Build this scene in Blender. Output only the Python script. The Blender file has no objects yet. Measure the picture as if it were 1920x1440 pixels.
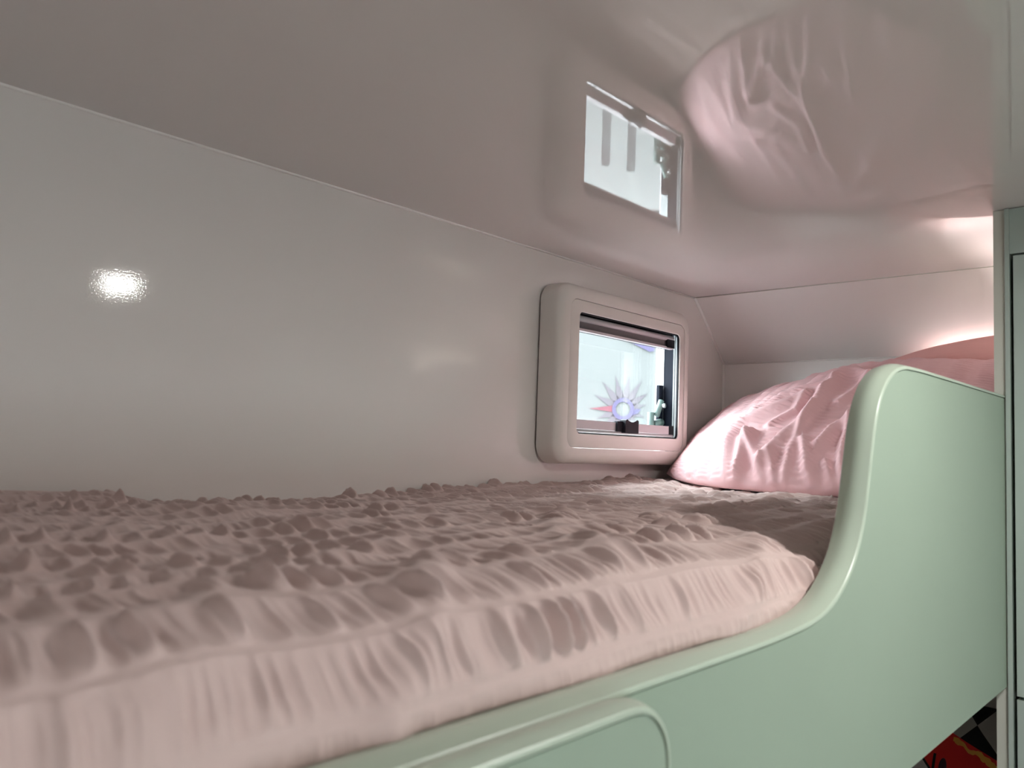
import bpy, bmesh, math, random
import numpy as np
from mathutils import Vector, Matrix, noise as mnoise

S = bpy.context.scene
COL = S.collection
PI = math.pi
rng = np.random.default_rng(7)

# ------------------------------------------------------------------ camera
CAM = Vector((1.1, 0.0, 1.542))
cam = bpy.data.cameras.new('camera')
camo = bpy.data.objects.new('camera', cam)
COL.objects.link(camo)
YAW, PITCH, ROLL = 0.739995527, 0.0742953966, 0.0363899968
fw = Vector((-math.sin(YAW) * math.cos(PITCH), math.cos(YAW) * math.cos(PITCH), math.sin(PITCH)))
rt = Vector((math.cos(YAW), math.sin(YAW), 0))
up = rt.cross(fw)
r2 = rt * math.cos(ROLL) + up * math.sin(ROLL)
u2 = -rt * math.sin(ROLL) + up * math.cos(ROLL)
m = Matrix((r2, u2, -fw)).transposed().to_4x4()
m.translation = CAM
camo.matrix_world = m
cam.sensor_width = 36
cam.lens = 28.78
cam.clip_start = 0.02
cam.dof.use_dof = True
cam.dof.focus_distance = 1.75
cam.dof.aperture_fstop = 8.0
S.camera = camo

# ------------------------------------------------------------------ world, exposure, lamps' strengths
w = bpy.data.worlds.new('overcast_sky')
S.world = w
w.use_nodes = True
bg = w.node_tree.nodes['Background']
bg.inputs[0].default_value = (0.91, 0.97, 1.0, 1)
# standard overcast sky: the zenith three times as bright as the horizon
SKY = 8.8
_t = w.node_tree
_tc = _t.nodes.new('ShaderNodeTexCoord'); _sp = _t.nodes.new('ShaderNodeSeparateXYZ')
_mx = _t.nodes.new('ShaderNodeMath'); _mx.operation = 'MAXIMUM'; _mx.inputs[1].default_value = 0.0
_ma = _t.nodes.new('ShaderNodeMath'); _ma.operation = 'MULTIPLY_ADD'; _ma.inputs[1].default_value = 2 * SKY; _ma.inputs[2].default_value = SKY
_t.links.new(_tc.outputs['Generated'], _sp.inputs[0]); _t.links.new(_sp.outputs['Z'], _mx.inputs[0])
_t.links.new(_mx.outputs[0], _ma.inputs[0]); _t.links.new(_ma.outputs[0], bg.inputs[1])
S.view_settings.view_transform = 'Standard'
S.view_settings.look = 'None'
S.view_settings.gamma = 1
S.view_settings.use_curve_mapping = False
S.view_settings.exposure = 0.68
LED_W = 4.0
FILL_PANEL_W = 1.6
HEAD_FILL_W = 0.42
READ_W = 0.25

# ------------------------------------------------------------------ materials
def mat(name, col, rough=0.5, spec=0.5, metal=0.0, coat=0.0, bump=None, var=None, sheen=0.0, sss=0.0):
    """bump=(scale, strength, distance); var=(scale, amount) gives faint tone variation"""
    M = bpy.data.materials.new(name)
    M.use_nodes = True
    nt = M.node_tree
    b = nt.nodes['Principled BSDF']
    b.inputs['Base Color'].default_value = (*col, 1)
    b.inputs['Roughness'].default_value = rough
    b.inputs['Specular IOR Level'].default_value = spec
    b.inputs['Metallic'].default_value = metal
    b.inputs['Coat Weight'].default_value = coat
    b.inputs['Coat Roughness'].default_value = 0.05
    b.inputs['Sheen Weight'].default_value = sheen
    tc = nt.nodes.new('ShaderNodeTexCoord')
    if bump:
        n = nt.nodes.new('ShaderNodeTexNoise')
        n.inputs['Scale'].default_value = bump[0]
        n.inputs['Detail'].default_value = 2.0
        nt.links.new(tc.outputs['Object'], n.inputs['Vector'])
        bp = nt.nodes.new('ShaderNodeBump')
        bp.inputs['Strength'].default_value = bump[1]
        bp.inputs['Distance'].default_value = bump[2]
        nt.links.new(n.outputs['Fac'], bp.inputs['Height'])
        nt.links.new(bp.outputs['Normal'], b.inputs['Normal'])
        if coat:
            nt.links.new(bp.outputs['Normal'], b.inputs['Coat Normal'])
    if var:
        n = nt.nodes.new('ShaderNodeTexNoise')
        n.inputs['Scale'].default_value = var[0]
        n.inputs['Detail'].default_value = 4.0
        nt.links.new(tc.outputs['Object'], n.inputs['Vector'])
        mx = nt.nodes.new('ShaderNodeMix')
        mx.data_type = 'RGBA'
        mx.inputs[6].default_value = (*[c * (1 - var[1]) for c in col], 1)
        mx.inputs[7].default_value = (*[min(1, c * (1 + var[1])) for c in col], 1)
        nt.links.new(n.outputs['Fac'], mx.inputs[0])
        nt.links.new(mx.outputs[2], b.inputs['Base Color'])
    return M

M_wall = mat('gloss_wall_laminate', (0.76, 0.71, 0.68), 0.05, 0.5, bump=(420, 0.16, 0.0003))
M_ceil = mat('gloss_ceiling_panel', (0.69, 0.65, 0.63), 0.008, 0.95, bump=(300, 0.08, 0.00010))
M_slope = mat('satin_end_panel', (0.77, 0.73, 0.71), 0.30, 0.5, bump=(420, 0.2, 0.0004))
M_trim = mat('white_joint_bead', (0.82, 0.78, 0.75), 0.3)
M_green = mat('sage_green_board', (0.325, 0.405, 0.320), 0.42, 0.4, var=(9, 0.03), bump=(900, 0.12, 0.0003))
M_mould_lit = mat('sage_green_moulding_toplit', (0.44, 0.515, 0.42), 0.30, 0.5)  # same green as the board, light from above put into the colour
M_door = mat('grey_sage_door_laminate', (0.37, 0.43, 0.39), 0.40, 0.4, var=(6, 0.03))
M_stile = mat('greige_stile', (0.52, 0.52, 0.46), 0.4)
M_dark = mat('dark_gap', (0.01, 0.012, 0.012), 0.8)
M_frame = mat('cream_window_plastic', (0.70, 0.655, 0.615), 0.38, 0.4, bump=(600, 0.08, 0.0003))
M_silver = mat('lilac_grey_rail', (0.55, 0.51, 0.53), 0.4, 0.4)
M_guide = mat('grey_guide_rail', (0.24, 0.25, 0.26), 0.5, 0.3)
M_alu = mat('brushed_aluminium', (0.62, 0.65, 0.66), 0.3, metal=0.8)
M_blind = mat('grey_pleated_blind', (0.42, 0.39, 0.40), 0.8)
M_black = mat('black_plastic', (0.006, 0.006, 0.011), 0.6, 0.25)
M_navy = mat('navy_black_stay', (0.003, 0.005, 0.013), 0.7, 0.2)
M_latch = mat('green_grey_hinge', (0.10, 0.15, 0.14), 0.35)
M_sheet = mat('pink_seersucker', (0.58, 0.44, 0.412), 0.85, 0.15, bump=(1400, 0.25, 0.0004), sheen=0.15)
M_pillow = mat('pink_seersucker_pillowcase', (0.76, 0.48, 0.50), 0.8, 0.15, bump=(1400, 0.25, 0.0004), sheen=0.15)
M_backlit = mat('pink_pillowcase_backlit', (0.76, 0.43, 0.41), 0.8, 0.15, bump=(1400, 0.25, 0.0004))  # salmon tint put into the base colour for lamp light from behind
nt = M_backlit.node_tree
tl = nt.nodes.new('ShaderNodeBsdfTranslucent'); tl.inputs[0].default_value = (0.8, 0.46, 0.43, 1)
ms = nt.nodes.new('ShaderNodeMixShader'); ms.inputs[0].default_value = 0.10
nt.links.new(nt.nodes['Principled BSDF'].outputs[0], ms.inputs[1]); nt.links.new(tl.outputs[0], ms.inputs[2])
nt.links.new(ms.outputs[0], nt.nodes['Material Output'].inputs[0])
M_floor = mat('wood_vinyl_floor', (0.30, 0.25, 0.20), 0.5, var=(5, 0.15))
M_ground = mat('grey_paving', (0.07, 0.074, 0.074), 0.8, var=(2, 0.08))
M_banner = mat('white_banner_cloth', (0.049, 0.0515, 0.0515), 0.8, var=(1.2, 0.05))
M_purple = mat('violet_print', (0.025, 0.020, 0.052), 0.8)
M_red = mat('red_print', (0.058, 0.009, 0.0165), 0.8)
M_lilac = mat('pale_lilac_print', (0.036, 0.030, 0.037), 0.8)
M_post = mat('dark_post_paint', (0.015, 0.016, 0.018), 0.5)
M_lampbody = mat('white_lamp_plastic', (0.8, 0.8, 0.78), 0.4)

M_glass = bpy.data.materials.new('window_acrylic')
M_glass.use_nodes = True
nt = M_glass.node_tree
nt.nodes.remove(nt.nodes['Principled BSDF'])
o_ = nt.nodes['Material Output']
tr = nt.nodes.new('ShaderNodeBsdfTransparent'); tr.inputs[0].default_value = (0.84, 0.87, 0.87, 1)
gl = nt.nodes.new('ShaderNodeBsdfGlossy'); gl.inputs['Roughness'].default_value = 0.02
lw_ = nt.nodes.new('ShaderNodeLayerWeight'); lw_.inputs[0].default_value = 0.5
pw_ = nt.nodes.new('ShaderNodeMath'); pw_.operation = 'POWER'; pw_.inputs[1].default_value = 5.0
nt.links.new(lw_.outputs['Facing'], pw_.inputs[0])
fr = nt.nodes.new('ShaderNodeMath'); fr.operation = 'MULTIPLY_ADD'; fr.inputs[1].default_value = 0.8; fr.inputs[2].default_value = 0.04
nt.links.new(pw_.outputs[0], fr.inputs[0])
mxs = nt.nodes.new('ShaderNodeMixShader')
nt.links.new(fr.outputs[0], mxs.inputs[0]); nt.links.new(tr.outputs[0], mxs.inputs[1]); nt.links.new(gl.outputs[0], mxs.inputs[2])
nt.links.new(mxs.outputs[0], o_.inputs[0])

# ------------------------------------------------------------------ helpers
def link(name, me, material, parent=None, smooth=True):
    o = bpy.data.objects.new(name, me)
    COL.objects.link(o)
    if material is not None:
        me.materials.append(material)
    if parent is not None:
        o.parent = parent
    if smooth:
        me.polygons.foreach_set('use_smooth', [True] * len(me.polygons))
    return o

def obj(name, bm, material, parent=None, smooth=False, bevel=0.0, seg=2):
    if bevel > 0:
        bmesh.ops.bevel(bm, geom=[e for e in bm.edges if e.calc_face_angle(0) > 0.5], offset=bevel, segments=seg, affect='EDGES', clamp_overlap=True)
    bmesh.ops.recalc_face_normals(bm, faces=bm.faces)
    me = bpy.data.meshes.new(name)
    bm.to_mesh(me); bm.free()
    o = link(name, me, material, parent, smooth)
    return o

def smooth_angle(o, ang=0.6):
    me = o.data
    me.polygons.foreach_set('use_smooth', [True] * len(me.polygons))
    bm = bmesh.new(); bm.from_mesh(me)
    for e in bm.edges:
        e.smooth = e.calc_face_angle(0) < ang
    bm.to_mesh(me); bm.free()
    return o

def box(bm, x0, x1, y0, y1, z0, z1):
    v = [bm.verts.new((x, y, z)) for x in (x0, x1) for y in (y0, y1) for z in (z0, z1)]
    for f in ((0, 1, 3, 2), (4, 6, 7, 5), (0, 4, 5, 1), (2, 3, 7, 6), (0, 2, 6, 4), (1, 5, 7, 3)):
        bm.faces.new([v[i] for i in f])
    return v

def boxobj(name, x0, x1, y0, y1, z0, z1, material, parent=None, bevel=0.0, seg=2):
    bm = bmesh.new(); box(bm, x0, x1, y0, y1, z0, z1)
    o = obj(name, bm, material, parent, bevel=bevel, seg=seg)
    if bevel: smooth_angle(o)
    return o

def prism(bm, pts, f0, f1):
    """closed polygon pts; f0/f1 map a 2-D point to 3-D for the two caps"""
    a = [bm.verts.new(f0(p)) for p in pts]; b = [bm.verts.new(f1(p)) for p in pts]
    bm.faces.new(a); bm.faces.new(b[::-1])
    n = len(pts)
    for i in range(n):
        bm.faces.new((a[i], b[i], b[(i + 1) % n], a[(i + 1) % n]))

def tube(bm, p0, p1, r, n=14, cap=True):
    p0, p1 = Vector(p0), Vector(p1); d = (p1 - p0).normalized()
    a = d.orthogonal().normalized(); b = d.cross(a)
    A = [bm.verts.new(p0 + (a * math.cos(2 * PI * i / n) + b * math.sin(2 * PI * i / n)) * r) for i in range(n)]
    B = [bm.verts.new(p1 + (a * math.cos(2 * PI * i / n) + b * math.sin(2 * PI * i / n)) * r) for i in range(n)]
    for i in range(n):
        bm.faces.new((A[i], A[(i + 1) % n], B[(i + 1) % n], B[i]))
    if cap:
        bm.faces.new(A[::-1]); bm.faces.new(B)

def rrect(y0, y1, z0, z1, r, n=8):
    pts = []
    for cy, cz, a0 in ((y1 - r, z1 - r, 0), (y0 + r, z1 - r, PI / 2), (y0 + r, z0 + r, PI), (y1 - r, z0 + r, 1.5 * PI)):
        for k in range(n + 1):
            a = a0 + PI / 2 * k / n
            pts.append((cy + r * math.cos(a), cz + r * math.sin(a)))
    return pts

def rings(bm, loops, close=True):
    """bridge successive closed loops of equal length"""
    V = [[bm.verts.new(p) for p in L] for L in loops]
    n = len(V[0])
    for a, b in zip(V[:-1], V[1:]):
        for i in range(n):
            bm.faces.new((a[i], a[(i + 1) % n], b[(i + 1) % n], b[i]))
    if close:
        a, b = V[-1], V[0]
        for i in range(n):
            bm.faces.new((a[i], a[(i + 1) % n], b[(i + 1) % n], b[i]))
    return V

def thing(name, label, cat, loc=(0, 0, 0), group=None):
    o = bpy.data.objects.new(name, None); COL.objects.link(o)
    o.location = loc; o.empty_display_size = 0.05
    o['label'] = label; o['category'] = cat
    if group: o['group'] = group
    return o

def tag(o, label, cat, group=None):
    o['label'] = label; o['category'] = cat
    if group: o['group'] = group
    return o

def struct(o, label=None, cat=None):
    o['kind'] = 'structure'
    if label: o['label'] = label
    if cat: o['category'] = cat
    return o

def settle(root):
    """parts were built in world coordinates: shift their meshes to the Empty's frame"""
    L = root.location.copy()
    def rec(o):
        for c in o.children:
            if c.type == 'MESH':
                c.data.transform(Matrix.Translation(-L))
            else:
                c.location = c.location - L
            for g in c.children:
                if g.type == 'MESH': g.data.transform(Matrix.Translation(-L))
    rec(root)

def interp(x, xs, ys):
    return np.interp(x, xs, ys)

def smooth1d(a, k):
    ker = np.hanning(k + 2)[1:-1]; ker /= ker.sum()
    return np.convolve(np.pad(a, k // 2, mode='edge'), ker, mode='valid')[:len(a)]

def grid_mesh(name, P, material, parent=None, wrap=False):
    """P: (n, m, 3) vertex grid"""
    n, m_, _ = P.shape
    me = bpy.data.meshes.new(name)
    me.vertices.add(n * m_)
    me.vertices.foreach_set('co', P.reshape(-1).astype(np.float32))
    i, j = np.meshgrid(np.arange(n - 1), np.arange(m_ - 1), indexing='ij')
    a = (i * m_ + j).ravel()
    q = np.stack([a, a + 1, a + m_ + 1, a + m_], 1).astype(np.int32)
    me.loops.add(q.size); me.polygons.add(len(q))
    me.loops.foreach_set('vertex_index', q.ravel())
    me.polygons.foreach_set('loop_start', np.arange(0, q.size, 4, dtype=np.int32))
    me.update(calc_edges=True)
    me.validate()
    return link(name, me, material, parent, True)

def vnoise(x, y, seed=0):
    """smooth value noise on arrays, about -1..1"""
    xi = np.floor(x).astype(np.int64); yi = np.floor(y).astype(np.int64)
    xf = x - xi; yf = y - yi
    xf = xf * xf * (3 - 2 * xf); yf = yf * yf * (3 - 2 * yf)
    def h(a, b):
        n = (a * 374761393 + b * 668265263 + seed * 982451653) & 0xffffffff
        n = ((n ^ (n >> 13)) * 1274126177) & 0xffffffff
        n = n ^ (n >> 16)
        return (n & 0xffff) / 32767.5 - 1.0
    return ((h(xi, yi) * (1 - xf) + h(xi + 1, yi) * xf) * (1 - yf)
            + (h(xi, yi + 1) * (1 - xf) + h(xi + 1, yi + 1) * xf) * yf)

def ridge(U, V, pts, wid, h, asym=0.0):
    """height of a soft ridge along a polyline in (u, v)"""
    best = np.full(U.shape, 1e9); sg = np.zeros(U.shape)
    for (a, b) in zip(pts[:-1], pts[1:]):
        dx, dy = b[0] - a[0], b[1] - a[1]; L2 = dx * dx + dy * dy + 1e-12
        t = np.clip(((U - a[0]) * dx + (V - a[1]) * dy) / L2, 0, 1)
        ex, ey = U - (a[0] + t * dx), V - (a[1] + t * dy)
        d = ex * ex + ey * ey
        cr = np.sign(dx * ey - dy * ex)
        k = d < best
        best = np.where(k, d, best); sg = np.where(k, cr, sg)
    d = np.sqrt(best) * (1 + asym * sg)
    return h * np.exp(-(d / wid) ** 2)

# ------------------------------------------------------------------ the setting
CEIL = 1.95
YE = 2.079           # vertical part of the end wall
YS = 1.912           # where the sloped panel meets the ceiling
ZS = 1.788           # where the sloped panel meets the vertical part
XR = 2.30            # wall across the aisle
YN = -1.10           # wall behind the photographer
FL = 0.0

# wall_left with a window hole
HY0, HY1, HZ0, HZ1 = 1.300, 1.790, 1.540, 1.852
bm = bmesh.new()
outer = [(YN, FL), (2.12, FL), (2.12, CEIL + 0.03), (YN, CEIL + 0.03)]
inner = [(HY0, HZ0), (HY1, HZ0), (HY1, HZ1), (HY0, HZ1)]
loops = [[(x, p[0], p[1]) for p in P] for x, P in ((0, outer), (0, inner), (-0.035, inner), (-0.035, outer))]
rings(bm, loops)
wall_left = obj('wall_left', bm, M_wall)
struct(wall_left, 'glossy off-white side wall along the bunk with small window')

boxp = lambda n, a, mt: struct(boxobj(n, *a, mt))
ceiling = boxp('ceiling', (-0.035, XR + 0.04, YN - 0.04, YS, CEIL, CEIL + 0.04), M_ceil)
ceiling['label'] = 'glossy white ceiling panel mirroring bed and window'
floor = boxp('floor', (0, XR, YN, YE, FL - 0.04, FL), M_floor)
wall_head = boxp('wall_end', (-0.035, XR + 0.04, YE, YE + 0.04, FL, ZS), M_slope)
wall_head['label'] = 'off-white vertical end wall behind the pillows'
bm = bmesh.new()
prism(bm, [(YE, ZS), (YE + 0.06, ZS + 0.01), (YS + 0.06, CEIL + 0.05), (YS, CEIL)], lambda p: (-0.035, p[0], p[1]), lambda p: (XR + 0.04, p[0], p[1]))
wall_slope = struct(obj('wall_slope', bm, M_slope), 'sloped off-white panel between end wall and ceiling')
wall_near = boxp('wall_near', (-0.035, XR + 0.04, YN - 0.04, YN, FL, CEIL), M_slope)
# right wall; unseen window opening added for soft fill daylight
bm = bmesh.new()
outer = [(YN, FL), (YE, FL), (YE, CEIL), (YN, CEIL)]
WY0, WY1, WZ0, WZ1 = -0.45, 0.55, 1.10, 1.45
inner = [(WY0, WZ0), (WY1, WZ0), (WY1, WZ1), (WY0, WZ1)]
rings(bm, [[(x, p[0], p[1]) for p in P] for x, P in ((XR, outer), (XR, inner), (XR + 0.035, inner), (XR + 0.035, outer))])
wall_right = struct(obj('wall_right', bm, M_slope))
fill_win = bpy.data.objects.new('fill_window', None); COL.objects.link(fill_win); fill_win.location = (XR, 0, WZ0)
fill_win['kind'] = 'structure'
bm = bmesh.new()
a_, b_ = rrect(WY0 - 0.03, WY1 + 0.03, WZ0 - 0.03, WZ1 + 0.03, 0.05), rrect(WY0 + 0.02, WY1 - 0.02, WZ0 + 0.02, WZ1 - 0.02, 0.03)
rings(bm, [[(XR - 0.02 * k, *p) for p in P] for k, P in ((0, a_), (1, a_), (1, b_), (0, b_))])
smooth_angle(obj('frame', bm, M_frame, fill_win))
boxobj('pane', XR + 0.012, XR + 0.016, WY0, WY1, WZ0, WZ1, M_glass, fill_win)
settle(fill_win)

# thin joint beads
bm = bmesh.new(); tube(bm, (0.001, YN, CEIL - 0.001), (0.001, YS, CEIL - 0.001), 0.0026, 8)
struct(obj('trim_1', bm, M_trim, smooth=True), 'thin white bead where side wall meets ceiling')
bm = bmesh.new(); tube(bm, (0.0, YE - 0.0006, ZS), (XR, YE - 0.0006, ZS), 0.0016, 8)
struct(obj('trim_2', bm, M_trim, smooth=True))
bm = bmesh.new(); tube(bm, (0.001, YE - 0.001, FL), (0.001, YE - 0.001, ZS), 0.005, 8); tube(bm, (0.001, YE - 0.001, ZS), (0.001, YS - 0.001, CEIL), 0.0045, 8)
struct(obj('trim_3', bm, M_trim, smooth=True))
bm = bmesh.new(); tube(bm, (0.0, YS - 0.0005, CEIL - 0.0005), (XR, YS - 0.0005, CEIL - 0.0005), 0.0014, 8)
struct(obj('trim_4', bm, M_stile, smooth=True))

# ------------------------------------------------------------------ window_1
W1 = bpy.data.objects.new('window_1', None); COL.objects.link(W1); W1.location = (0, 1.54, 1.69)
W1['kind'] = 'structure'; W1['label'] = 'small caravan window with thick rounded cream frame beside the pillow'
FX = 0.06
oy0, oy1, oz0, oz1 = 1.277, 1.800, 1.507, 1.884
iy0, iy1, iz0, iz1 = 1.344, 1.743, 1.572, 1.824
R0 = 0.042
bm = bmesh.new()
prof = [(0.006, 0.0040), (0.006, 0.000), (0.034, 0.0005), (0.045, 0.0012), (0.050, 0.0030), (0.0535, 0.0065), (0.0565, 0.0105), (0.0588, 0.0155), (FX, 0.021), (FX, 0.0335)]
loops = []
for x, d in prof:
    loops.append([(x, *p) for p in rrect(oy0 + d, oy1 - d, oz0 + d, oz1 - d, max(0.008, R0 - d * 0.55), 10)])
d = 0.0335
loops.append([(0.048, *p) for p in rrect(oy0 + d, oy1 - d, oz0 + d, oz1 - d, 0.024, 10)])
d = 0.0115
loops.append([(0.046, *p) for p in rrect(oy0 + d, oy1 - d, oz0 + d, oz1 - d, 0.03, 10)])
loops.append([(0.001, *p) for p in rrect(oy0 + d, oy1 - d, oz0 + d, oz1 - d, 0.03, 10)])
rings(bm, loops)
smooth_angle(obj('outer_frame', bm, M_frame, W1), 0.9)
bm = bmesh.new()
d = 0.0345
A = lambda x, d, r: [(x, *p) for p in rrect(oy0 + d, oy1 - d, oz0 + d, oz1 - d, r, 10)]
B = lambda x, d, r: [(x, *p) for p in rrect(iy0 - d, iy1 + d, iz0 - d, iz1 + d, r, 10)]
rings(bm, [A(0.0485, d, 0.023), A(FX - 0.0012, d, 0.023), A(FX - 0.0006, d + 0.001, 0.022), B(FX - 0.0006, 0.002, 0.012), B(FX - 0.0025, 0.0012, 0.011), B(0.051, 0.0012, 0.011), B(0.049, 0.012, 0.012)], close=True)
smooth_angle(obj('inner_frame', bm, M_frame, W1), 0.6)
bm = bmesh.new()
rings(bm, [B(FX - 0.003, 0.001, 0.011), B(FX - 0.0035, -0.0012, 0.0095), B(0.0525, -0.0012, 0.0095), B(0.0525, 0.001, 0.011)])
smooth_angle(obj('gasket', bm, M_black, W1), 0.6)
bm = bmesh.new()
rings(bm, [[(x, *p) for p in rrect(oy0 + d, oy1 - d, oz0 + d, oz1 - d, R0)] for x, d in ((0.0005, 0.005), (0.006, 0.005), (0.006, 0.012), (0.0005, 0.012))])
obj('gap_shadow_ring', bm, M_black, W1)  # black ring standing for the shadow in the gap behind the frame
# reveal lining between the inner frame and the pane
bm = bmesh.new()
rings(bm, [[(x, *p) for p in P] for x, P in ((0.028, rrect(HY0 + 0.001, HY1 - 0.001, HZ0 + 0.001, HZ1 - 0.001, 0.02)), (0.028, rrect(HY0 + 0.012, HY1 - 0.006, HZ0 + 0.012, HZ1 - 0.01, 0.016)), (-0.034, rrect(HY0 + 0.012, HY1 - 0.006, HZ0 + 0.012, HZ1 - 0.01, 0.016)), (-0.034, rrect(HY0 + 0.001, HY1 - 0.001, HZ0 + 0.001, HZ1 - 0.001, 0.02)))])
smooth_angle(obj('reveal', bm, M_silver, W1))
# blind cassette, folded blind, pull bar at the top; rail at the bottom
bm = bmesh.new(); tube(bm, (0.040, iy0 + 0.001, 1.8155), (0.040, iy1 - 0.003, 1.8155), 0.0065, 18)
obj('blind_cassette', bm, M_silver, W1, smooth=True)
bm = bmesh.new()
for k in range(5):
    z1_ = 1.8095 - k * 0.0030
    prism(bm, [(0.036, z1_), (0.042, z1_ - 0.0015), (0.036, z1_ - 0.0030), (0.034, z1_ - 0.0030), (0.034, z1_)], lambda p: (p[0], iy0 + 0.001, p[1]), lambda p: (p[0], 1.708, p[1]))
obj('folded_blind', bm, M_blind, W1)
boxobj('pull_bar', 0.033, 0.044, iy0 + 0.001, iy1 - 0.004, 1.7890, 1.7945, M_silver, W1, 0.0022, 3)
boxobj('cassette_light_block', 0.024, 0.0335, iy0 - 0.02, iy1 + 0.008, 1.7895, 1.849, M_black, W1)  # black plate added to block sky light around the cassette
boxobj('corner_cap', 0.034, 0.0455, 1.7085, iy1 - 0.001, 1.792, 1.812, M_black, W1, 0.001)
boxobj('bottom_rail', 0.033, 0.047, iy0 + 0.001, iy1 - 0.022, 1.5815, 1.6005, M_silver, W1, 0.004, 3)
boxobj('corner_cap', 0.033, 0.048, iy1 - 0.022, iy1 - 0.001, 1.578, 1.602, M_black, W1, 0.002)
bm = bmesh.new(); tube(bm, (0.046, iy0 + 0.001, 1.5775), (0.046, iy1 - 0.006, 1.5775), 0.0035, 12)
obj('sill_bead', bm, M_silver, W1, smooth=True)
# guide rails at the far side
bm = bmesh.new(); box(bm, 0.0225, 0.0265, 1.775, 1.783, 1.560, 1.83); box(bm, 0.029, 0.036, 1.774, 1.782, 1.560, 1.83)
obj('guide_rail', bm, M_guide, W1, bevel=0.001)
# black pull handle with a scooped top
bm = bmesh.new()
hy0, hy1 = 1.519, 1.571
pts = [(hy0, 1.5775), (hy1, 1.5775), (hy1, 1.606)]
for k in range(9):
    t = k / 8
    pts.append((hy1 - 0.006 - t * (hy1 - hy0 - 0.012), 1.6085 - 0.006 * math.sin(PI * t)))
pts.append((hy0, 1.606))
prism(bm, pts, lambda p: (0.044, p[0], p[1]), lambda p: (0.060, p[0], p[1]))
h_ = obj('pull_handle', bm, M_black, W1, bevel=0.0012)
bm = bmesh.new(); box(bm, 0.044, 0.052, hy0 - 0.020, hy0, 1.580, 1.603)
obj('handle_catch', bm, M_black, W1, bevel=0.002)
# acrylic pane in its rubber and metal frame, stay arm and hinge
boxobj('pane', -0.030, -0.026, HY0 + 0.012, HY1 - 0.008, HZ0 + 0.012, HZ1 - 0.012, M_glass, W1)
boxobj('sash_stile', -0.024, -0.005, 1.776, 1.783, HZ0 + 0.013, HZ1 - 0.014, M_alu, W1, 0.002)
boxobj('rubber_seal', -0.0045, 0.021, 1.777, 1.7835, HZ0 + 0.013, HZ1 - 0.014, M_navy, W1, 0.002)
boxobj('stay_arm', -0.013, -0.005, 1.757, 1.7755, 1.575, 1.705, M_navy, W1, 0.003)
bm = bmesh.new()
tube(bm, (-0.009, 1.727, 1.56), (-0.009, 1.727, 1.635), 0.0085, 14)
tube(bm, (0.001, 1.738, 1.628), (0.001, 1.758, 1.665), 0.0075, 14)
tube(bm, (-0.003, 1.735, 1.606), (-0.003, 1.766, 1.612), 0.0095, 14)
box(bm, -0.012, 0.004, 1.722, 1.765, HZ0 + 0.013, 1.590)
obj('stay_hinge', bm, M_latch, W1, bevel=0.001, smooth=True)
bm = bmesh.new(); tube(bm, (0.004, 1.756, 1.653), (0.013, 1.756, 1.653), 0.006, 14)
obj('hinge_screw', bm, M_alu, W1, smooth=True)
settle(W1)

# ------------------------------------------------------------------ outside the window
ground = struct(boxobj('ground', -14, -0.6, -6, 16, -0.62, -0.55, M_ground))
# banner, facing the caravan window obliquely
bc = Vector((-1.5, 3.767, 1.762))
bn = Vector((CAM.x - bc.x, CAM.y - bc.y, 0)).normalized()
bu = Vector((-bn.y, bn.x, 0))                    # to the right seen from the caravan
def ripple(s, z):
    k = min(1.0, max(0.0, (math.hypot(s, z) - 0.28) / 0.4))     # taut where the emblem is printed
    return k * (0.012 * math.sin(7 * s + 1.2 * z) + 0.008 * math.sin(15 * s - 3 * z))
def bpt(s, z, off=0.0):
    return bc + bu * s + Vector((0, 0, z)) + bn * (ripple(s, z) + off)
banner = thing('banner', 'white cloth banner with a violet and red compass emblem, outside the window', 'banner', (bc.x, bc.y, -0.55))
bm = bmesh.new()
def sheet(bm, s0, s1, z0, z1, ns, nz, edge=None, off=0.0):
    V = []
    for i in range(ns + 1):
        row = []
        for j in range(nz + 1):
            z = z0 + (z1 - z0) * j / nz
            sr = s1 if edge is None else edge(z)
            row.append(bm.verts.new(bpt(s0 + (sr - s0) * i / ns, z, off)))
        V.append(row)
    for i in range(ns):
        for j in range(nz):
            bm.faces.new((V[i][j], V[i + 1][j], V[i + 1][j + 1], V[i][j + 1]))
sheet(bm, -1.1, 0.20, -0.75, 1.3, 40, 40, lambda z: 0.205 + 0.012 * math.sin(5 * z))
o = obj('cloth', bm, M_banner, banner, smooth=True)
sm = o.modifiers.new('thickness', 'SOLIDIFY'); sm.thickness = 0.004; sm.offset = -1
def flat_poly(name, pts, off, material, parent):
    bm = bmesh.new()
    bm.faces.new([bm.verts.new(bpt(p[0], p[1], off)) for p in pts])
    bmesh.ops.triangulate(bm, faces=bm.faces)
    bmesh.ops.subdivide_edges(bm, edges=bm.edges, cuts=2)
    return obj(name, bm, material, parent)
emb = []
# pale rays
def ray_poly(ang, r0, r1, hw):
    c, s = math.cos(ang), math.sin(ang)
    P = [(r0, -hw), (r0 + (r1 - r0) * 0.35, -hw * 0.8), (r0 + (r1 - r0) * 0.7, -hw * 0.28), (r1, 0), (r0 + (r1 - r0) * 0.7, hw * 0.28), (r0 + (r1 - r0) * 0.35, hw * 0.8), (r0, hw)]
    return [(x * c - y * s, x * s + y * c) for x, y in P]
for k, (deg, rl) in enumerate([(155, .175), (128, .19), (104, .19), (80, .19), (58, .19), (34, .16), (12, .13), (-20, .12), (-50, .12), (-80, .14), (-108, .14), (-135, .14), (-158, .15)]):
    flat_poly('emblem_ray', ray_poly(math.radians(deg), 0.048, rl * 1.02, 0.021), 0.008, M_lilac, banner)
flat_poly('emblem_pointer', [(-0.188, -0.002), (-0.056, 0.018), (-0.050, -0.018)], 0.011, M_red, banner)
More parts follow.
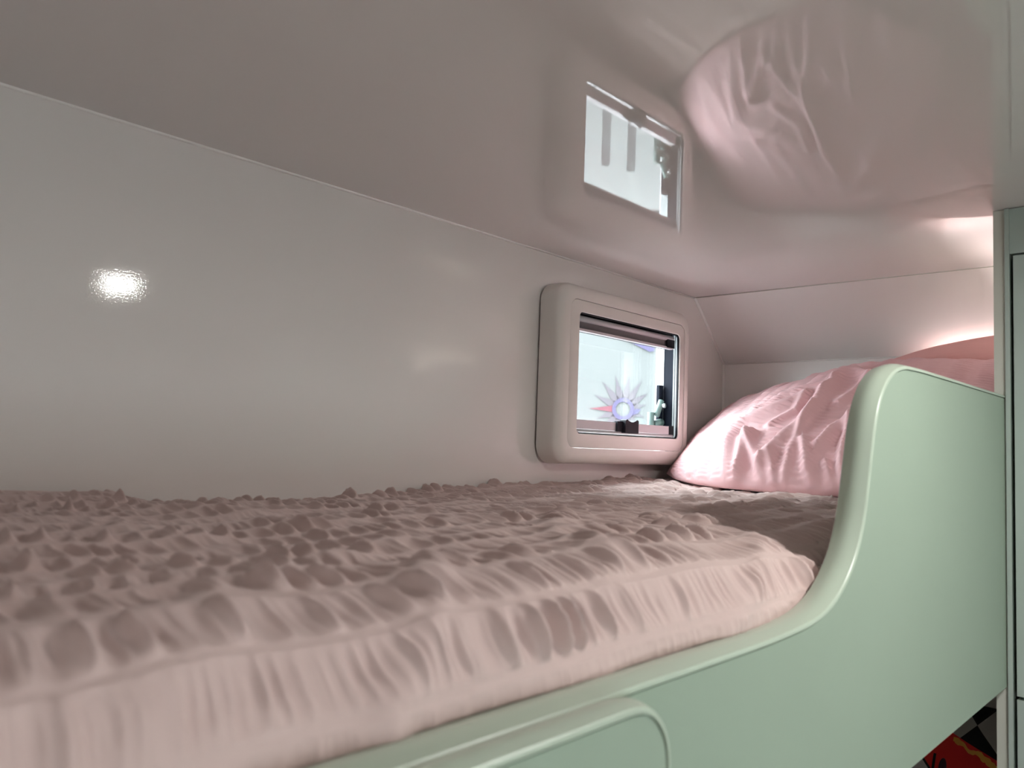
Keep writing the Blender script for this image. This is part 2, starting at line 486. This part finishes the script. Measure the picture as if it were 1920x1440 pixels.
flat_poly('emblem_tail', [(0.045, -0.005), (0.075, 0.004), (0.098, 0.001), (0.082, -0.022), (0.050, -0.034)], 0.011, M_purple, banner)
bm = bmesh.new()
N = 40
ra = [bm.verts.new(bpt(0.040 * math.cos(2 * PI * i / N), 0.040 * math.sin(2 * PI * i / N), 0.013)) for i in range(N)]
rb = [bm.verts.new(bpt(0.060 * math.cos(2 * PI * i / N), 0.062 * math.sin(2 * PI * i / N), 0.013)) for i in range(N)]
for i in range(N):
    bm.faces.new((ra[i], rb[i], rb[(i + 1) % N], ra[(i + 1) % N]))
obj('emblem_ring', bm, M_purple, banner)
flat_poly('corner_print', [(-0.06, 0.418), (0.138, 0.321), (0.163, 0.327), (0.168, 0.40), (0.168, 0.62), (-0.06, 0.62)], 0.012, M_purple, banner)
bm = bmesh.new()
p0, p1 = bpt(-1.12, -2.2, -0.02), bpt(-1.12, 1.35, -0.02)
p0.z = -0.55; tube(bm, p0, p1, 0.018, 12)
obj('pole', bm, M_post, banner, smooth=True)
settle(banner)
# two dark posts seen mirrored in the ceiling
def post(x, y, ztop, label):
    t = thing('post', label, 'post', (x, y, -0.55), 'dark posts outside the window')
    bm = bmesh.new(); tube(bm, (0, 0, 0.02), (0, 0, ztop + 0.55), 0.022, 14); obj('shaft', bm, M_post, t, smooth=True)
    bm = bmesh.new(); tube(bm, (0, 0, 0), (0, 0, 0.02), 0.09, 20); obj('base', bm, M_post, t)
    return t
post(-1.25, 3.20, 0.96, 'dark post outside, left one of the two mirrored in the ceiling')
post(-1.25, 3.42, 0.93, 'dark post outside, right one of the two mirrored in the ceiling')

# ------------------------------------------------------------------ upper bunk: guard, rail, base
GX = 0.805                       # outer face
TH = 0.030
bunk = thing('bunk_bed', 'upper bunk with sage green guard board curving down to a low rail', 'bed', (0.4, 0.8, 1.2))
curve = [(1.485, 1.647), (1.35, 1.6475), (1.217, 1.648), (1.05, 1.6485), (0.985, 1.647), (0.962, 1.643), (0.939, 1.634), (0.918, 1.62), (0.902, 1.603), (0.890, 1.58), (0.882, 1.556),
         (0.875, 1.53), (0.868, 1.508), (0.862, 1.487), (0.852, 1.466), (0.838, 1.446), (0.819, 1.428), (0.792, 1.411), (0.762, 1.400), (0.730, 1.3945), (0.690, 1.3925), (0.639, 1.391), (0.60, 1.391), (0.40, 1.391), (0.1, 1.391), (-0.50, 1.391)]
c = np.array(curve)
def resample(c, n, k=9):
    d = np.r_[0, np.cumsum(np.hypot(*np.diff(c, axis=0).T))]
    t = np.linspace(0, d[-1], n)
    a = np.stack([np.interp(t, d, c[:, 0]), np.interp(t, d, c[:, 1])], 1)
    return np.stack([smooth1d(a[:, 0], k), smooth1d(a[:, 1], k)], 1)
cs = resample(c, 420, 11)
cs = resample(cs, 420, 9)
cs[0] = c[0]; cs[-1] = c[-1]
T = np.gradient(cs, axis=0); T /= np.hypot(*T.T)[:, None]
Nn = np.stack([T[:, 1], -T[:, 0]], 1)
if Nn[0, 1] < 0: Nn = -Nn          # outward = up at the head end
ins = cs - Nn * 0.0035
zb = 1.197
poly = [tuple(p) for p in ins] + [(-0.50, zb), (1.485, zb)]
bm = bmesh.new()
prism(bm, poly, lambda p: (GX - TH + 0.0012, p[0], p[1]), lambda p: (GX - 0.0012, p[0], p[1]))
g = obj('guard_board', bm, M_green, bunk)
# edge moulding swept along the curve
def sweep(name, cs, Nn, prof, parent, material):
    bm = bmesh.new()
    rows = [[bm.verts.new((px, p[0] + n[0] * pn, p[1] + n[1] * pn)) for px, pn in prof] for p, n in zip(cs, Nn)]
    k = len(prof)
    for a, b in zip(rows[:-1], rows[1:]):
        for i in range(k):
            bm.faces.new((a[i], a[(i + 1) % k], b[(i + 1) % k], b[i]))
    bm.faces.new(rows[0]); bm.faces.new(rows[-1][::-1])
    o = obj(name, bm, material, parent)
    return smooth_angle(o, 0.8)
def mould_prof(x0, x1, crown=0.003):
    P = []
    r = 0.003
    for k in range(5):
        a = PI - PI / 2 * k / 4
        P.append((x0 + r + r * math.cos(a), -0.001 + r * math.sin(a)))
    for k in range(1, 6):
        t = k / 6
        P.append((x0 + r + (x1 - x0 - 2 * r) * t, -0.001 + r + crown * math.sin(PI * t)))
    for k in range(5):
        a = PI / 2 - PI / 2 * k / 4
        P.append((x1 - r + r * math.cos(a), -0.001 + r * math.sin(a)))
    P += [(x1, -0.0022), (x1 - 0.003, -0.0022), (x1 - 0.003, -0.0036), (x0 + 0.003, -0.0036), (x0 + 0.003, -0.0022), (x0, -0.0022)]
    return P
sweep('edge_moulding', cs, Nn, mould_prof(GX - TH, GX), bunk, M_mould_lit)
# second board bolted to the low rail
BX0, BX1 = GX + 0.0012, GX + 0.0245
ro = 0.040
q = [(-0.50, 1.391), (0.30, 1.391)] + [(0.453 - ro + ro * math.sin(PI / 2 * k / 12), 1.391 - ro + ro * math.cos(PI / 2 * k / 12)) for k in range(13)] + [(0.453, 1.34), (0.453, 1.20)]
cq = resample(np.array(q), 200, 3); cq[0] = q[0]; cq[-1] = q[-1]
Tq = np.gradient(cq, axis=0); Tq /= np.hypot(*Tq.T)[:, None]
Nq = np.stack([-Tq[:, 1], Tq[:, 0]], 1)
inq = cq - Nq * 0.0035
bm = bmesh.new()
prism(bm, [tuple(p) for p in inq] + [(-0.50, 1.20)], lambda p: (BX0, p[0], p[1]), lambda p: (BX1 - 0.0012, p[0], p[1]))
rb_ = obj('rail_board', bm, M_green, bunk)
sweep('board_moulding', cq, Nq, mould_prof(BX0, BX1, 0.002), rb_, M_mould_lit)
boxobj('base_board', 0.002, GX - TH, -0.50, YE - 0.002, 1.199, 1.220, M_stile, bunk)
settle(bunk)

# ------------------------------------------------------------------ mattress with its ruched sheet
mattress = thing('mattress', 'mattress in a pink ruched seersucker sheet on the upper bunk', 'mattress', (0.4, 0.8, 1.22))
YA, YB = -0.45, 2.055
ny = 1650
nb = 600
# parameter s = arc length over the profile: flat top, rounded shoulder, side
y = np.concatenate([np.linspace(YA, 0.0, 170, endpoint=False), np.linspace(0.0, 1.05, 980, endpoint=False), np.linspace(1.05, YB, 500)])
ny = len(y)
s = np.linspace(0, 1.0, nb)
XW = 0.004
xmax = np.where(y < 0.835, 0.7775, 0.7600)
xmax = smooth1d(xmax, 13)
xmax = xmax + 0.0016 * np.sin(y * 21) + 0.0012 * np.sin(y * 47 + 1)
zc = 1.3935
ax_, az_ = 0.088, 0.073
Ltop = 0.69
quarter = 0.122
Ls = 0.055
Ltot = Ltop + quarter + Ls
# base profile curve (unit), x relative to xmax
def profile(S_):
    """S_: arc length; returns (dx from shoulder start, z drop, normal)"""
    x = np.where(S_ < Ltop, S_ - Ltop, 0.0)
    z = np.zeros_like(S_)
    nx = np.zeros_like(S_); nz = np.ones_like(S_)
    th = np.clip((S_ - Ltop) / quarter, 0, 1) * PI / 2
    k = S_ >= Ltop
    x = np.where(k, ax_ * np.sin(th) ** 0.92, x)
    z = np.where(k, -az_ * (1 - np.cos(th) ** 0.92), z)
    nx = np.where(k, np.sin(th), nx); nz = np.where(k, np.cos(th), nz)
    e = np.clip(S_ - Ltop - quarter, 0, None)
    z = z - e
    x = x - 0.26 * e
    return x, z, nx, nz
Sarc = s * Ltot
px_, pz_, nx_, nz_ = profile(Sarc)
X0 = xmax[:, None] - ax_ + px_[None, :]
# squeeze the flat part so that it begins at the wall
flat = px_ <= 0
sc = (xmax - ax_ - XW) / Ltop
X0 = np.where(flat[None, :], xmax[:, None] - ax_ + px_[None, :] * sc[:, None], X0)
ytop = [-0.45, 0.0, 0.25, 0.40, 0.455, 0.56, 0.76, 0.99, 1.28, 1.60, 1.77, 2.06]
zwall = [1.470, 1.472, 1.468, 1.462, 1.452, 1.447, 1.445, 1.455, 1.465, 1.474, 1.478, 1.478]
zw = smooth1d(np.interp(y, ytop, zwall), 25)
zmid = smooth1d(np.interp(y, [-0.45, 0.1, 0.3, 0.5, 0.8, 1.2, 1.5, 2.06], [1.460, 1.459, 1.457, 1.458, 1.459, 1.461, 1.464, 1.466]), 45)
wallw = np.exp(-(X0 / 0.13) ** 2)
Zt = zmid[:, None] * (1 - wallw) + zw[:, None] * wallw
Yg = np.repeat(y[:, None], nb, 1)
Sg = np.repeat(Sarc[None, :], ny, 0)
P = np.stack([X0, Yg, Zt + pz_[None, :]], -1)
NX = np.repeat(nx_[None, :], ny, 0); NZ = np.repeat(nz_[None, :], ny, 0)
# ---- broad undulation and folds
u, v = Sg, Yg
H = 0.0040 * vnoise(u * 7 + 3, v * 5.2, 11) + 0.0026 * vnoise(u * 14 + 9, v * 11, 12)
H += 0.0022 * vnoise(u * 22 + v * 9, v * 12 - u * 8, 13)
folds = [([(0.845, 0.255), (0.79, 0.275), (0.755, 0.315), (0.71, 0.35), (0.66, 0.40)], 0.014, 0.0065),
         ([(0.77, 0.16), (0.70, 0.22), (0.62, 0.33), (0.52, 0.50)], 0.022, 0.004),
         ([(0.20, 0.40), (0.30, 0.46), (0.42, 0.45)], 0.025, 0.006),
         ([(0.36, 0.30), (0.48, 0.33), (0.60, 0.36)], 0.03, 0.005),
         ([(0.69, 0.56), (0.62, 0.60), (0.55, 0.68), (0.46, 0.80)], 0.016, 0.005),
         ([(0.74, 0.50), (0.70, 0.56), (0.60, 0.66)], 0.014, 0.004),
         ([(0.05, 0.25), (0.05, 0.42)], 0.03, 0.004),
         ([(0.80, 0.62), (0.76, 0.72), (0.70, 0.83)], 0.012, 0.004)]
for pts, wd, hh in folds:
    H += ridge(u, v, pts, wd, hh)
# ---- ruched bands running along the bed
PITCH_B = 0.047
band = (u + 0.004 * vnoise(u * 3, v * 4.5, 21) + 0.006 * np.sin(v * 2.1)) / PITCH_B + 0.18
bi = np.floor(band).astype(int)
bf = band - bi
win = np.clip(np.sin(PI * np.clip((bf - 0.16) / 0.84, 0, 1)), 0, 1)
win_p = win ** 0.6
shear = 0.16 * (bf - 0.5) * PITCH_B * (0.4 + 1.2 * vnoise(bi * 1.7, v * 6, 31))
vv = v + shear + 0.0016 * vnoise(u * 60, v * 40, 32)
def hsh(a, b, k):
    n = (a * 73856093 + b * 19349663 + k * 83492791) & 0xffffffff
    n = ((n ^ (n >> 15)) * 2246822519) & 0xffffffff
    n = ((n ^ (n >> 13)) * 3266489917) & 0xffffffff
    return ((n ^ (n >> 16)) & 0xffff) / 65535.0
def pockets(freq, seed, cx, rx, ry, skip):
    """oval pockets between the gathered threads: one per cell along the band"""
    ph = vv * freq + 0.8 * vnoise(bi * 3.1 + seed, vv * freq * 0.30, seed) + hsh(bi, 0 * bi, seed) * 3
    ci = np.floor(ph).astype(int); cf = ph - ci
    a, b_, c_, d_ = (hsh(bi, ci, seed + k) for k in (1, 2, 3, 4))
    e = (cf - 0.5 - 0.10 * (a - 0.5) - (bf - cx) * (b_ - 0.35) * 0.7) / (ry * (0.65 + 0.45 * c_))
    g = (bf - cx - 0.12 * (b_ - 0.5)) / (rx * (0.70 + 0.45 * d_))
    r = e * e + g * g
    return np.exp(-r ** 1.7) * np.where(c_ * 0.6 + a * 0.4 < skip, 0.15, 0.45 + 0.7 * a)
def puckers(freq, seed, pw):
    ph = vv * freq + 0.9 * vnoise(bi * 3.1 + seed, vv * freq * 0.35, seed) + hsh(bi, 0 * bi, seed) * 5
    ci = np.floor(ph + 0.5).astype(int)
    a = hsh(bi, ci, seed + 1)
    return (1.0 - np.abs(np.sin(PI * ph)) ** pw) * (0.35 + 0.85 * a)
side = np.clip((u - (Ltop - 0.02)) / 0.05, 0, 1)
pk = pockets(44, 51, 0.58, 0.38, 0.46, 0.22)
zone = np.clip(0.70 + 0.6 * vnoise(bi * 4.7, v * 7, 42), 0.2, 1.1)
zone2 = np.clip(0.5 + 0.7 * vnoise(bi * 2.9, v * 9, 43), 0.1, 1.1)
hem = 1 - 0.75 * np.clip((u - Ltop - quarter * 0.80) / 0.012, 0, 1)
Hb = hem * win_p * (0.0125 * zone * puckers(43, 51, 0.85) + (0.0046 + 0.0022 * np.clip((v - 0.55) / 0.3, 0, 1)) * zone2 * puckers(101, 52, 0.9) - 0.0038 - 0.0022 * pk) - 0.0006 * (bf < 0.12)
fine = 0.0008 * np.abs(vnoise(vv * 260, u * 34, 61)) * (0.2 + 0.8 * win)
H2 = H + Hb + fine
P[..., 0] += NX * H2
P[..., 2] += NZ * H2
# keep clear of wall and guard
lim = 0.7738 + np.clip((P[..., 2] - 1.3925) * 9.0, 0, 0.022)
P[..., 0] = np.minimum(P[..., 0], np.where(Yg < 0.84, lim, 0.770))
P[..., 0] = np.maximum(P[..., 0], 0.002)
grid_mesh('fitted_sheet', P, M_sheet, mattress)
bm = bmesh.new(); box(bm, 0.01, 0.752, YA + 0.02, YB - 0.01, 1.222, 1.425)
obj('foam_core', bm, M_trim, mattress, bevel=0.03, seg=3)
settle(mattress)

# ------------------------------------------------------------------ pillows
def curve3(t, pts):
    ts = [p[0] for p in pts]
    return np.stack([np.interp(t, ts, [p[1][k] for p in pts]) for k in range(3)], -1)
def pillow(name, Bp, Tp, bulge, back, loc, label, material, ridges=(), nu=440, nv=300, bandpitch=0.05, pamp=1.0, seed=0, ctr=None, reach=None):
    t = thing(name, label, 'pillow', loc, None)
    uu = np.linspace(0, 1, nu); vv = np.linspace(0, 1, nv)
    def sm(a, k=61):
        return np.stack([smooth1d(a[:, i], k) for i in range(3)], 1)
    Bc, Tc = sm(curve3(uu, Bp)), sm(curve3(uu, Tp))
    out = []
    U, V = np.meshgrid(uu, vv, indexing='ij')
    W = (Bc[:, None] * (1 - V[..., None]) + Tc[:, None] * V[..., None])
    du = np.gradient(W, axis=0); dv = np.gradient(W, axis=1)
    N = np.cross(du, dv); N /= np.linalg.norm(N, axis=-1, keepdims=True)
    if N[nu // 2, nv // 2, 1] > 0: N = -N
    shape = (np.clip(4 * U * (1 - U), 0, 1) ** 0.55) * (np.clip(4 * V * (1 - V), 0, 1) ** 0.55)
    H = bulge * shape
    if reach is not None:
        H = H * reach(U, V)
    for pts, wd, hh, asy in ridges:
        hh = hh * 1.25
        H = H + ridge(U * 1.4, V, [(p[0] * 1.4, p[1]) for p in pts], wd, hh, asy) * np.clip(shape * 2.2, 0, 1)
    Lu = np.linalg.norm(Bc[-1] - Bc[0]) * 1.05; Lv = np.linalg.norm(Tc[nu // 2] - Bc[nu // 2])
    a, b = U * Lu, V * Lv
    H = H + np.clip(shape * 2, 0, 1) * (0.0035 * vnoise(a * 14 + seed, b * 9, 71 + seed) + 0.002 * vnoise(a * 30, b * 22 + seed, 72 + seed))
    bd = (a + 0.006 * vnoise(b * 8, a * 6, 73 + seed)) / bandpitch
    bi = np.floor(bd).astype(int); bf = bd - bi
    win = np.sin(PI * np.clip((bf - 0.2) / 0.8, 0, 1))
    ph = b * 88 + 0.9 * vnoise(bi * 3.3 + seed, b * 30, 74) + bi * 0.41
    am = np.clip(0.5 + 0.8 * vnoise(bi * 2.1 + seed, b * 14, 75), 0.1, 1.2)
    H = H + pamp * 0.0017 * win * am * (0.5 + 0.5 * np.sin(2 * PI * ph)) ** 1.3
    H = H + pamp * 0.0004 * np.abs(vnoise(a * 60, b * 260, 76))
    F = W + N * H[..., None]
    K = W - N * (back * shape)[..., None]
    if ctr is not None:
        F = ctr(F); K = ctr(K)
    # one closed surface: front, then back reversed, seam shared
    G = np.concatenate([F, K[:, ::-1]], axis=1)
    G = np.concatenate([G, G[:, :1]], axis=1)
    o = grid_mesh('pillowcase', G, material, t)
    bmx = bmesh.new(); bmx.from_mesh(o.data)
    bmesh.ops.remove_doubles(bmx, verts=bmx.verts, dist=1e-5)
    bmesh.ops.recalc_face_normals(bmx, faces=bmx.faces)
    bmx.to_mesh(o.data); bmx.free()
    settle(t)
    return t
def keep_in(G):
    G[..., 0] = np.clip(G[..., 0], 0.004, 0.771)
    slope = YE - np.clip((G[..., 2] - ZS), 0, None) * (YE - YS) / (CEIL - ZS)
    G[..., 1] = np.minimum(G[..., 1], slope - 0.004)
    G[..., 2] = np.maximum(G[..., 2], 1.466)
    return G
PILLOW_RIDGES = [
    ([(0.396, 0.013), (0.376, 0.104), (0.328, 0.284), (0.396, 0.375), (0.481, 0.462), (0.54, 0.565)], 0.030, 0.014, 0.35),
    ([(0.426, 0.003), (0.426, 0.08), (0.403, 0.214), (0.415, 0.24)], 0.022, 0.012, 0.3),
    ([(0.41, 0.224), (0.453, 0.134), (0.501, 0.02)], 0.020, 0.009, -0.3),
    ([(0.49, 0.10), (0.524, 0.221), (0.558, 0.291), (0.569, 0.508), (0.579, 0.729)], 0.026, 0.016, 0.3),
    ([(0.569, 0.02), (0.563, 0.154), (0.572, 0.294), (0.574, 0.421)], 0.018, 0.008, 0.2),
    ([(0.588, 0.20), (0.622, 0.06), (0.647, 0.0)], 0.020, 0.011, -0.3),
    ([(0.629, 0.181), (0.647, 0.271), (0.677, 0.311), (0.72, 0.33)], 0.022, 0.012, 0.3),
    ([(0.724, 0.0), (0.702, 0.084), (0.692, 0.181), (0.69, 0.33)], 0.022, 0.014, 0.3),
    ([(0.248, 0.047), (0.289, 0.137), (0.30, 0.30)], 0.028, 0.006, 0.0),
    ([(0.513, 0.12), (0.54, 0.017)], 0.018, 0.008, 0.0),
    ([(0.663, 0.10), (0.695, 0.0)], 0.018, 0.009, 0.0),
    ([(0.36, 0.45), (0.444, 0.58), (0.56, 0.67)], 0.030, 0.008, 0.0),
    ([(0.60, 0.79), (0.66, 0.70), (0.70, 0.62)], 0.030, 0.012, 0.3),
    ([(0.63, 0.45), (0.66, 0.60), (0.70, 0.75)], 0.024, 0.008, 0.0),
    ([(0.46, 0.30), (0.52, 0.40), (0.53, 0.52)], 0.018, 0.007, 0.0),
    ([(0.80, 0.02), (0.79, 0.2), (0.82, 0.4)], 0.025, 0.012, 0.0),
    ([(0.90, 0.02), (0.88, 0.25), (0.86, 0.5)], 0.025, 0.010, 0.0)]
PB = [(0, (0.015, 1.765, 1.486)), (0.12, (0.10, 1.66, 1.478)), (0.25, (0.19, 1.585, 1.474)), (0.4, (0.30, 1.535, 1.472)), (0.6, (0.45, 1.515, 1.470)), (0.8, (0.60, 1.525, 1.470)), (1, (0.755, 1.57, 1.472))]
PT = [(0, (0.035, 2.04, 1.655)), (0.15, (0.13, 2.045, 1.690)), (0.35, (0.27, 2.03, 1.722)), (0.55, (0.40, 2.00, 1.752)), (0.75, (0.55, 1.97, 1.760)), (1, (0.755, 1.96, 1.755))]
pillow('pillow', PB, PT, 0.062, 0.04, (0.38, 1.8, 1.466), 'crinkled pale pink pillow lying against the end wall under the window corner', M_pillow, ctr=keep_in,
       pamp=3.0, ridges=PILLOW_RIDGES)
QB = [(0, (0.42, 2.00, 1.66)), (1, (0.77, 1.99, 1.66))]
QT = [(0, (0.44, 2.03, 1.770)), (0.3, (0.54, 2.02, 1.798)), (0.6, (0.65, 2.01, 1.815)), (1, (0.77, 2.00, 1.825))]
pillow('pillow', QB, QT, 0.03, 0.01, (0.6, 2.04, 1.62), 'smooth pink pillow behind, with salmon backlight put into its colour, at the wardrobe side of the bunk head', M_backlit, ctr=keep_in, nu=160, nv=120, pamp=0.25, seed=5)

# ------------------------------------------------------------------ wardrobe at the head end
ward = thing('wardrobe', 'tall grey-green wardrobe with dark gaps around its doors, right of the bunk', 'wardrobe', (1.1, 1.78, 0))
WX0, WX1, WYF = GX + 0.0015, 1.42, 1.482
boxobj('carcass', WX0 + 0.002, WX1, WYF + 0.020, YS - 0.002, 0.002, CEIL - 0.001, M_dark, ward)
boxobj('stile', WX0, WX0 + 0.0065, WYF - 0.002, WYF + 0.021, 0.002, CEIL - 0.001, M_door, ward, 0.0006)
boxobj('top_rail', WX0 + 0.0065, WX1, WYF + 0.001, WYF + 0.020, 1.8755, CEIL - 0.001, M_door, ward, 0.001)
d1 = boxobj('door', WX0 + 0.0118, WX1 - 0.004, WYF - 0.002, WYF + 0.018, 1.1868, 1.8715, M_door, ward, 0.0015, 3)
bm = bmesh.new(); tube(bm, (1.36, WYF - 0.022, 1.45), (1.36, WYF - 0.002, 1.45), 0.012, 16); obj('knob', bm, M_alu, d1, smooth=True)
d2 = boxobj('door', WX0 + 0.0118, WX1 - 0.004, WYF - 0.002, WYF + 0.018, 0.08, 1.1815, M_door, ward, 0.0015, 3)
bm = bmesh.new(); tube(bm, (1.36, WYF - 0.022, 1.05), (1.36, WYF - 0.002, 1.05), 0.012, 16); obj('knob', bm, M_alu, d2, smooth=True)
settle(ward)
part = boxobj('partition_panel', 0.7895, GX + 0.0008, 1.4855, YS - 0.002, 0.002, CEIL - 0.001, M_stile, None, 0.0025, 3)
tag(part, 'narrow upright greige panel edge between bunk and wardrobe', 'panel')

# ------------------------------------------------------------------ lower bunk
lower = thing('lower_bunk', 'lower bunk below the green guard, mostly hidden', 'bed', (0.4, 0.8, 0.4))
boxobj('base', 0.002, 0.78, -0.50, YE - 0.002, 0.002, 0.42, M_stile, lower)
boxobj('mattress', 0.006, 0.775, -0.48, YE - 0.006, 0.422, 0.55, M_blind, lower, 0.03, 3)
settle(lower)
# chequered pillow with a printed red and yellow shape
M_race = bpy.data.materials.new('chequered_racing_print')
M_race.use_nodes = True
nt = M_race.node_tree; b = nt.nodes['Principled BSDF']; b.inputs['Roughness'].default_value = 0.85
tc = nt.nodes.new('ShaderNodeTexCoord')
def mth(op, a, b_=None, c_=None):
    n = nt.nodes.new('ShaderNodeMath'); n.operation = op
    for i, q_ in enumerate((a, b_, c_)):
        if q_ is None: continue
        if isinstance(q_, (int, float)): n.inputs[i].default_value = q_
        else: nt.links.new(q_, n.inputs[i])
    return n.outputs[0]
sp = nt.nodes.new('ShaderNodeSeparateXYZ'); nt.links.new(tc.outputs['Object'], sp.inputs[0])
ns = nt.nodes.new('ShaderNodeTexNoise'); ns.inputs['Scale'].default_value = 40; nt.links.new(tc.outputs['Object'], ns.inputs[0])
dx_ = mth('SUBTRACT', sp.outputs[0], 0.050); dz_ = mth('SUBTRACT', sp.outputs[2], 0.190)
ca = mth('SINE', mth('MULTIPLY', mth('ADD', dx_, dz_), 26.0)); cb = mth('SINE', mth('MULTIPLY', mth('SUBTRACT', dx_, dz_), 26.0))
chk = mth('GREATER_THAN', mth('MULTIPLY', ca, cb), 0.0)
def mix(f, a, b_):
    n = nt.nodes.new('ShaderNodeMix'); n.data_type = 'RGBA'
    nt.links.new(f, n.inputs[0])
    for k, c_ in ((6, a), (7, b_)):
        if isinstance(c_, tuple): n.inputs[k].default_value = (*c_, 1)
        else: nt.links.new(c_, n.inputs[k])
    return n.outputs[2]
col_ = mix(chk, (0.003, 0.003, 0.004), (0.36, 0.34, 0.31))
line = mth('ADD', mth('MULTIPLY', sp.outputs[0], 0.37), sp.outputs[2])
redm = mth('LESS_THAN', line, 0.1727)
wob = mth('MULTIPLY', mth('SUBTRACT', ns.outputs[0], 0.5), 0.035)
yel = mth('MULTIPLY', mth('LESS_THAN', mth('ABSOLUTE', mth('SUBTRACT', mth('ADD', line, wob), 0.163)), 0.0055), mth('GREATER_THAN', sp.outputs[0], 0.012))
redc = mix(yel, (0.62, 0.016, 0.012), (0.75, 0.34, 0.06))
drk = mth('LESS_THAN', mth('ADD', mth('POWER', mth('DIVIDE', mth('SUBTRACT', sp.outputs[0], 0.0008), 0.0075), 2.0), mth('POWER', mth('DIVIDE', mth('SUBTRACT', sp.outputs[2], 0.108), 0.017), 2.0)), 1.0)
redc = mix(drk, redc, (0.05, 0.02, 0.03))
bar = mth('MULTIPLY', mth('LESS_THAN', mth('ABSOLUTE', mth('ADD', sp.outputs[0], 0.0160)), 0.0026), mth('LESS_THAN', sp.outputs[2], 0.130))
redc = mix(bar, redc, (0.004, 0.004, 0.004))
zx = mth('ADD', sp.outputs[2], sp.outputs[0])
redc = mix(mth('LESS_THAN', zx, 0.084), redc, (0.006, 0.005, 0.005))
redc = mix(mth('LESS_THAN', zx, 0.078), redc, (0.42, 0.38, 0.37))
nt.links.new(mix(redm, col_, redc), b.inputs['Base Color'])
def keep_low(G):
    G[..., 0] = np.clip(G[..., 0], 0.01, 0.784); G[..., 1] = np.minimum(G[..., 1], YE - 0.004); G[..., 2] = np.maximum(G[..., 2], 0.552)
    return G
LB = [(0, (0.12, 1.80, 0.58)), (1, (0.77, 1.80, 0.58))]
LT = [(0, (0.12, 2.03, 1.02)), (1, (0.77, 2.03, 1.02))]
pillow('pillow', LB, LT, 0.07, 0.03, (0.6, 1.98, 0.80), 'chequered black and grey pillow with red and yellow print on the lower bunk', M_race, ctr=keep_low, nu=120, nv=100, pamp=0.0, seed=9)

# ------------------------------------------------------------------ lamps
def downlight(x, y, label, watt):
    t = thing('ceiling_light', label, 'light', (x, y, CEIL), 'ceiling spots in the aisle')
    bm = bmesh.new()
    N = 28
    prof = [(0.052, 0.0), (0.052, -0.004), (0.046, -0.007), (0.041, -0.005), (0.040, -0.001)]
    rings(bm, [[(r * math.cos(2 * PI * i / N), r * math.sin(2 * PI * i / N), z) for i in range(N)] for r, z in prof], close=False)
    smooth_angle(obj('bezel', bm, M_lampbody, t))
    L = bpy.data.lights.new('spot_lens', 'AREA'); L.shape = 'DISK'; L.size = 0.078; L.energy = watt; L.color = (1.0, 0.98, 0.94)
    lo = bpy.data.objects.new('spot_lens', L); COL.objects.link(lo); lo.parent = t; lo.location = (0, 0, -0.003)
    return t
downlight(1.22, 0.918, 'round ceiling spot mirrored as a bright patch in the side wall', LED_W)
t = thing('fill_panel_light', 'added flat fill light on the aisle ceiling behind the photographer', 'light', (1.60, -0.50, CEIL))  # unseen fixture added for soft warm fill
bm = bmesh.new(); P_ = rrect(-0.34, 0.34, -0.19, 0.19, 0.03)
rings(bm, [[(q_[1], q_[0], z) for q_ in rrect(-0.34 + d, 0.34 - d, -0.19 + d, 0.19 - d, 0.03)] for d, z in ((0, 0), (0, -0.012), (0.006, -0.016), (0.02, -0.016), (0.02, -0.004))], close=False)
smooth_angle(obj('bezel', bm, M_lampbody, t))
L = bpy.data.lights.new('fill_diffuser', 'AREA'); L.shape = 'RECTANGLE'; L.size = 0.34; L.size_y = 0.64; L.energy = FILL_PANEL_W; L.color = (1.0, 0.93, 0.86)
lo = bpy.data.objects.new('fill_diffuser', L); COL.objects.link(lo); lo.parent = t; lo.location = (0, 0, -0.010)
downlight(1.30, -0.95, 'round ceiling spot further back in the aisle', LED_W * 0.15)
t = thing('reading_lamp', 'small reading lamp on the end wall hidden behind the pillows', 'lamp', (0.66, YE, 1.725))
bm = bmesh.new(); box(bm, -0.12, 0.12, -0.022, -0.001, -0.02, 0.012)
smooth_angle(obj('lamp_body', bm, M_lampbody, t, bevel=0.004, seg=3))
L = bpy.data.lights.new('lamp_lens', 'AREA'); L.shape = 'RECTANGLE'; L.size = 0.22; L.size_y = 0.014; L.energy = READ_W; L.color = (1.0, 0.86, 0.84)
lo = bpy.data.objects.new('lamp_lens', L); COL.objects.link(lo); lo.parent = t
lo.location = (0, -0.0125, 0.014); lo.rotation_euler = (PI + 0.55, 0, 0)

t = thing('head_fill_light', 'slim strip light added on the wardrobe panel to brighten the bunk head, hidden from view', 'light', (0.772, 1.77, 1.745))  # extra hidden strip added to brighten the head end
bm = bmesh.new(); box(bm, -0.012, 0.0165, -0.12, 0.12, -0.012, 0.012)
box(bm, -0.015, -0.0125, -0.12, 0.12, -0.012, 0.050)
smooth_angle(obj('light_body', bm, M_lampbody, t, bevel=0.001, seg=2))
L = bpy.data.lights.new('head_fill_strip', 'AREA'); L.shape = 'RECTANGLE'; L.size = 0.018; L.size_y = 0.22; L.energy = HEAD_FILL_W; L.color = (1.0, 0.87, 0.85)
lo = bpy.data.objects.new('head_fill_strip', L); COL.objects.link(lo); lo.parent = t
lo.location = (0.001, 0, 0.0135); lo.rotation_euler = (PI, 0, 0)
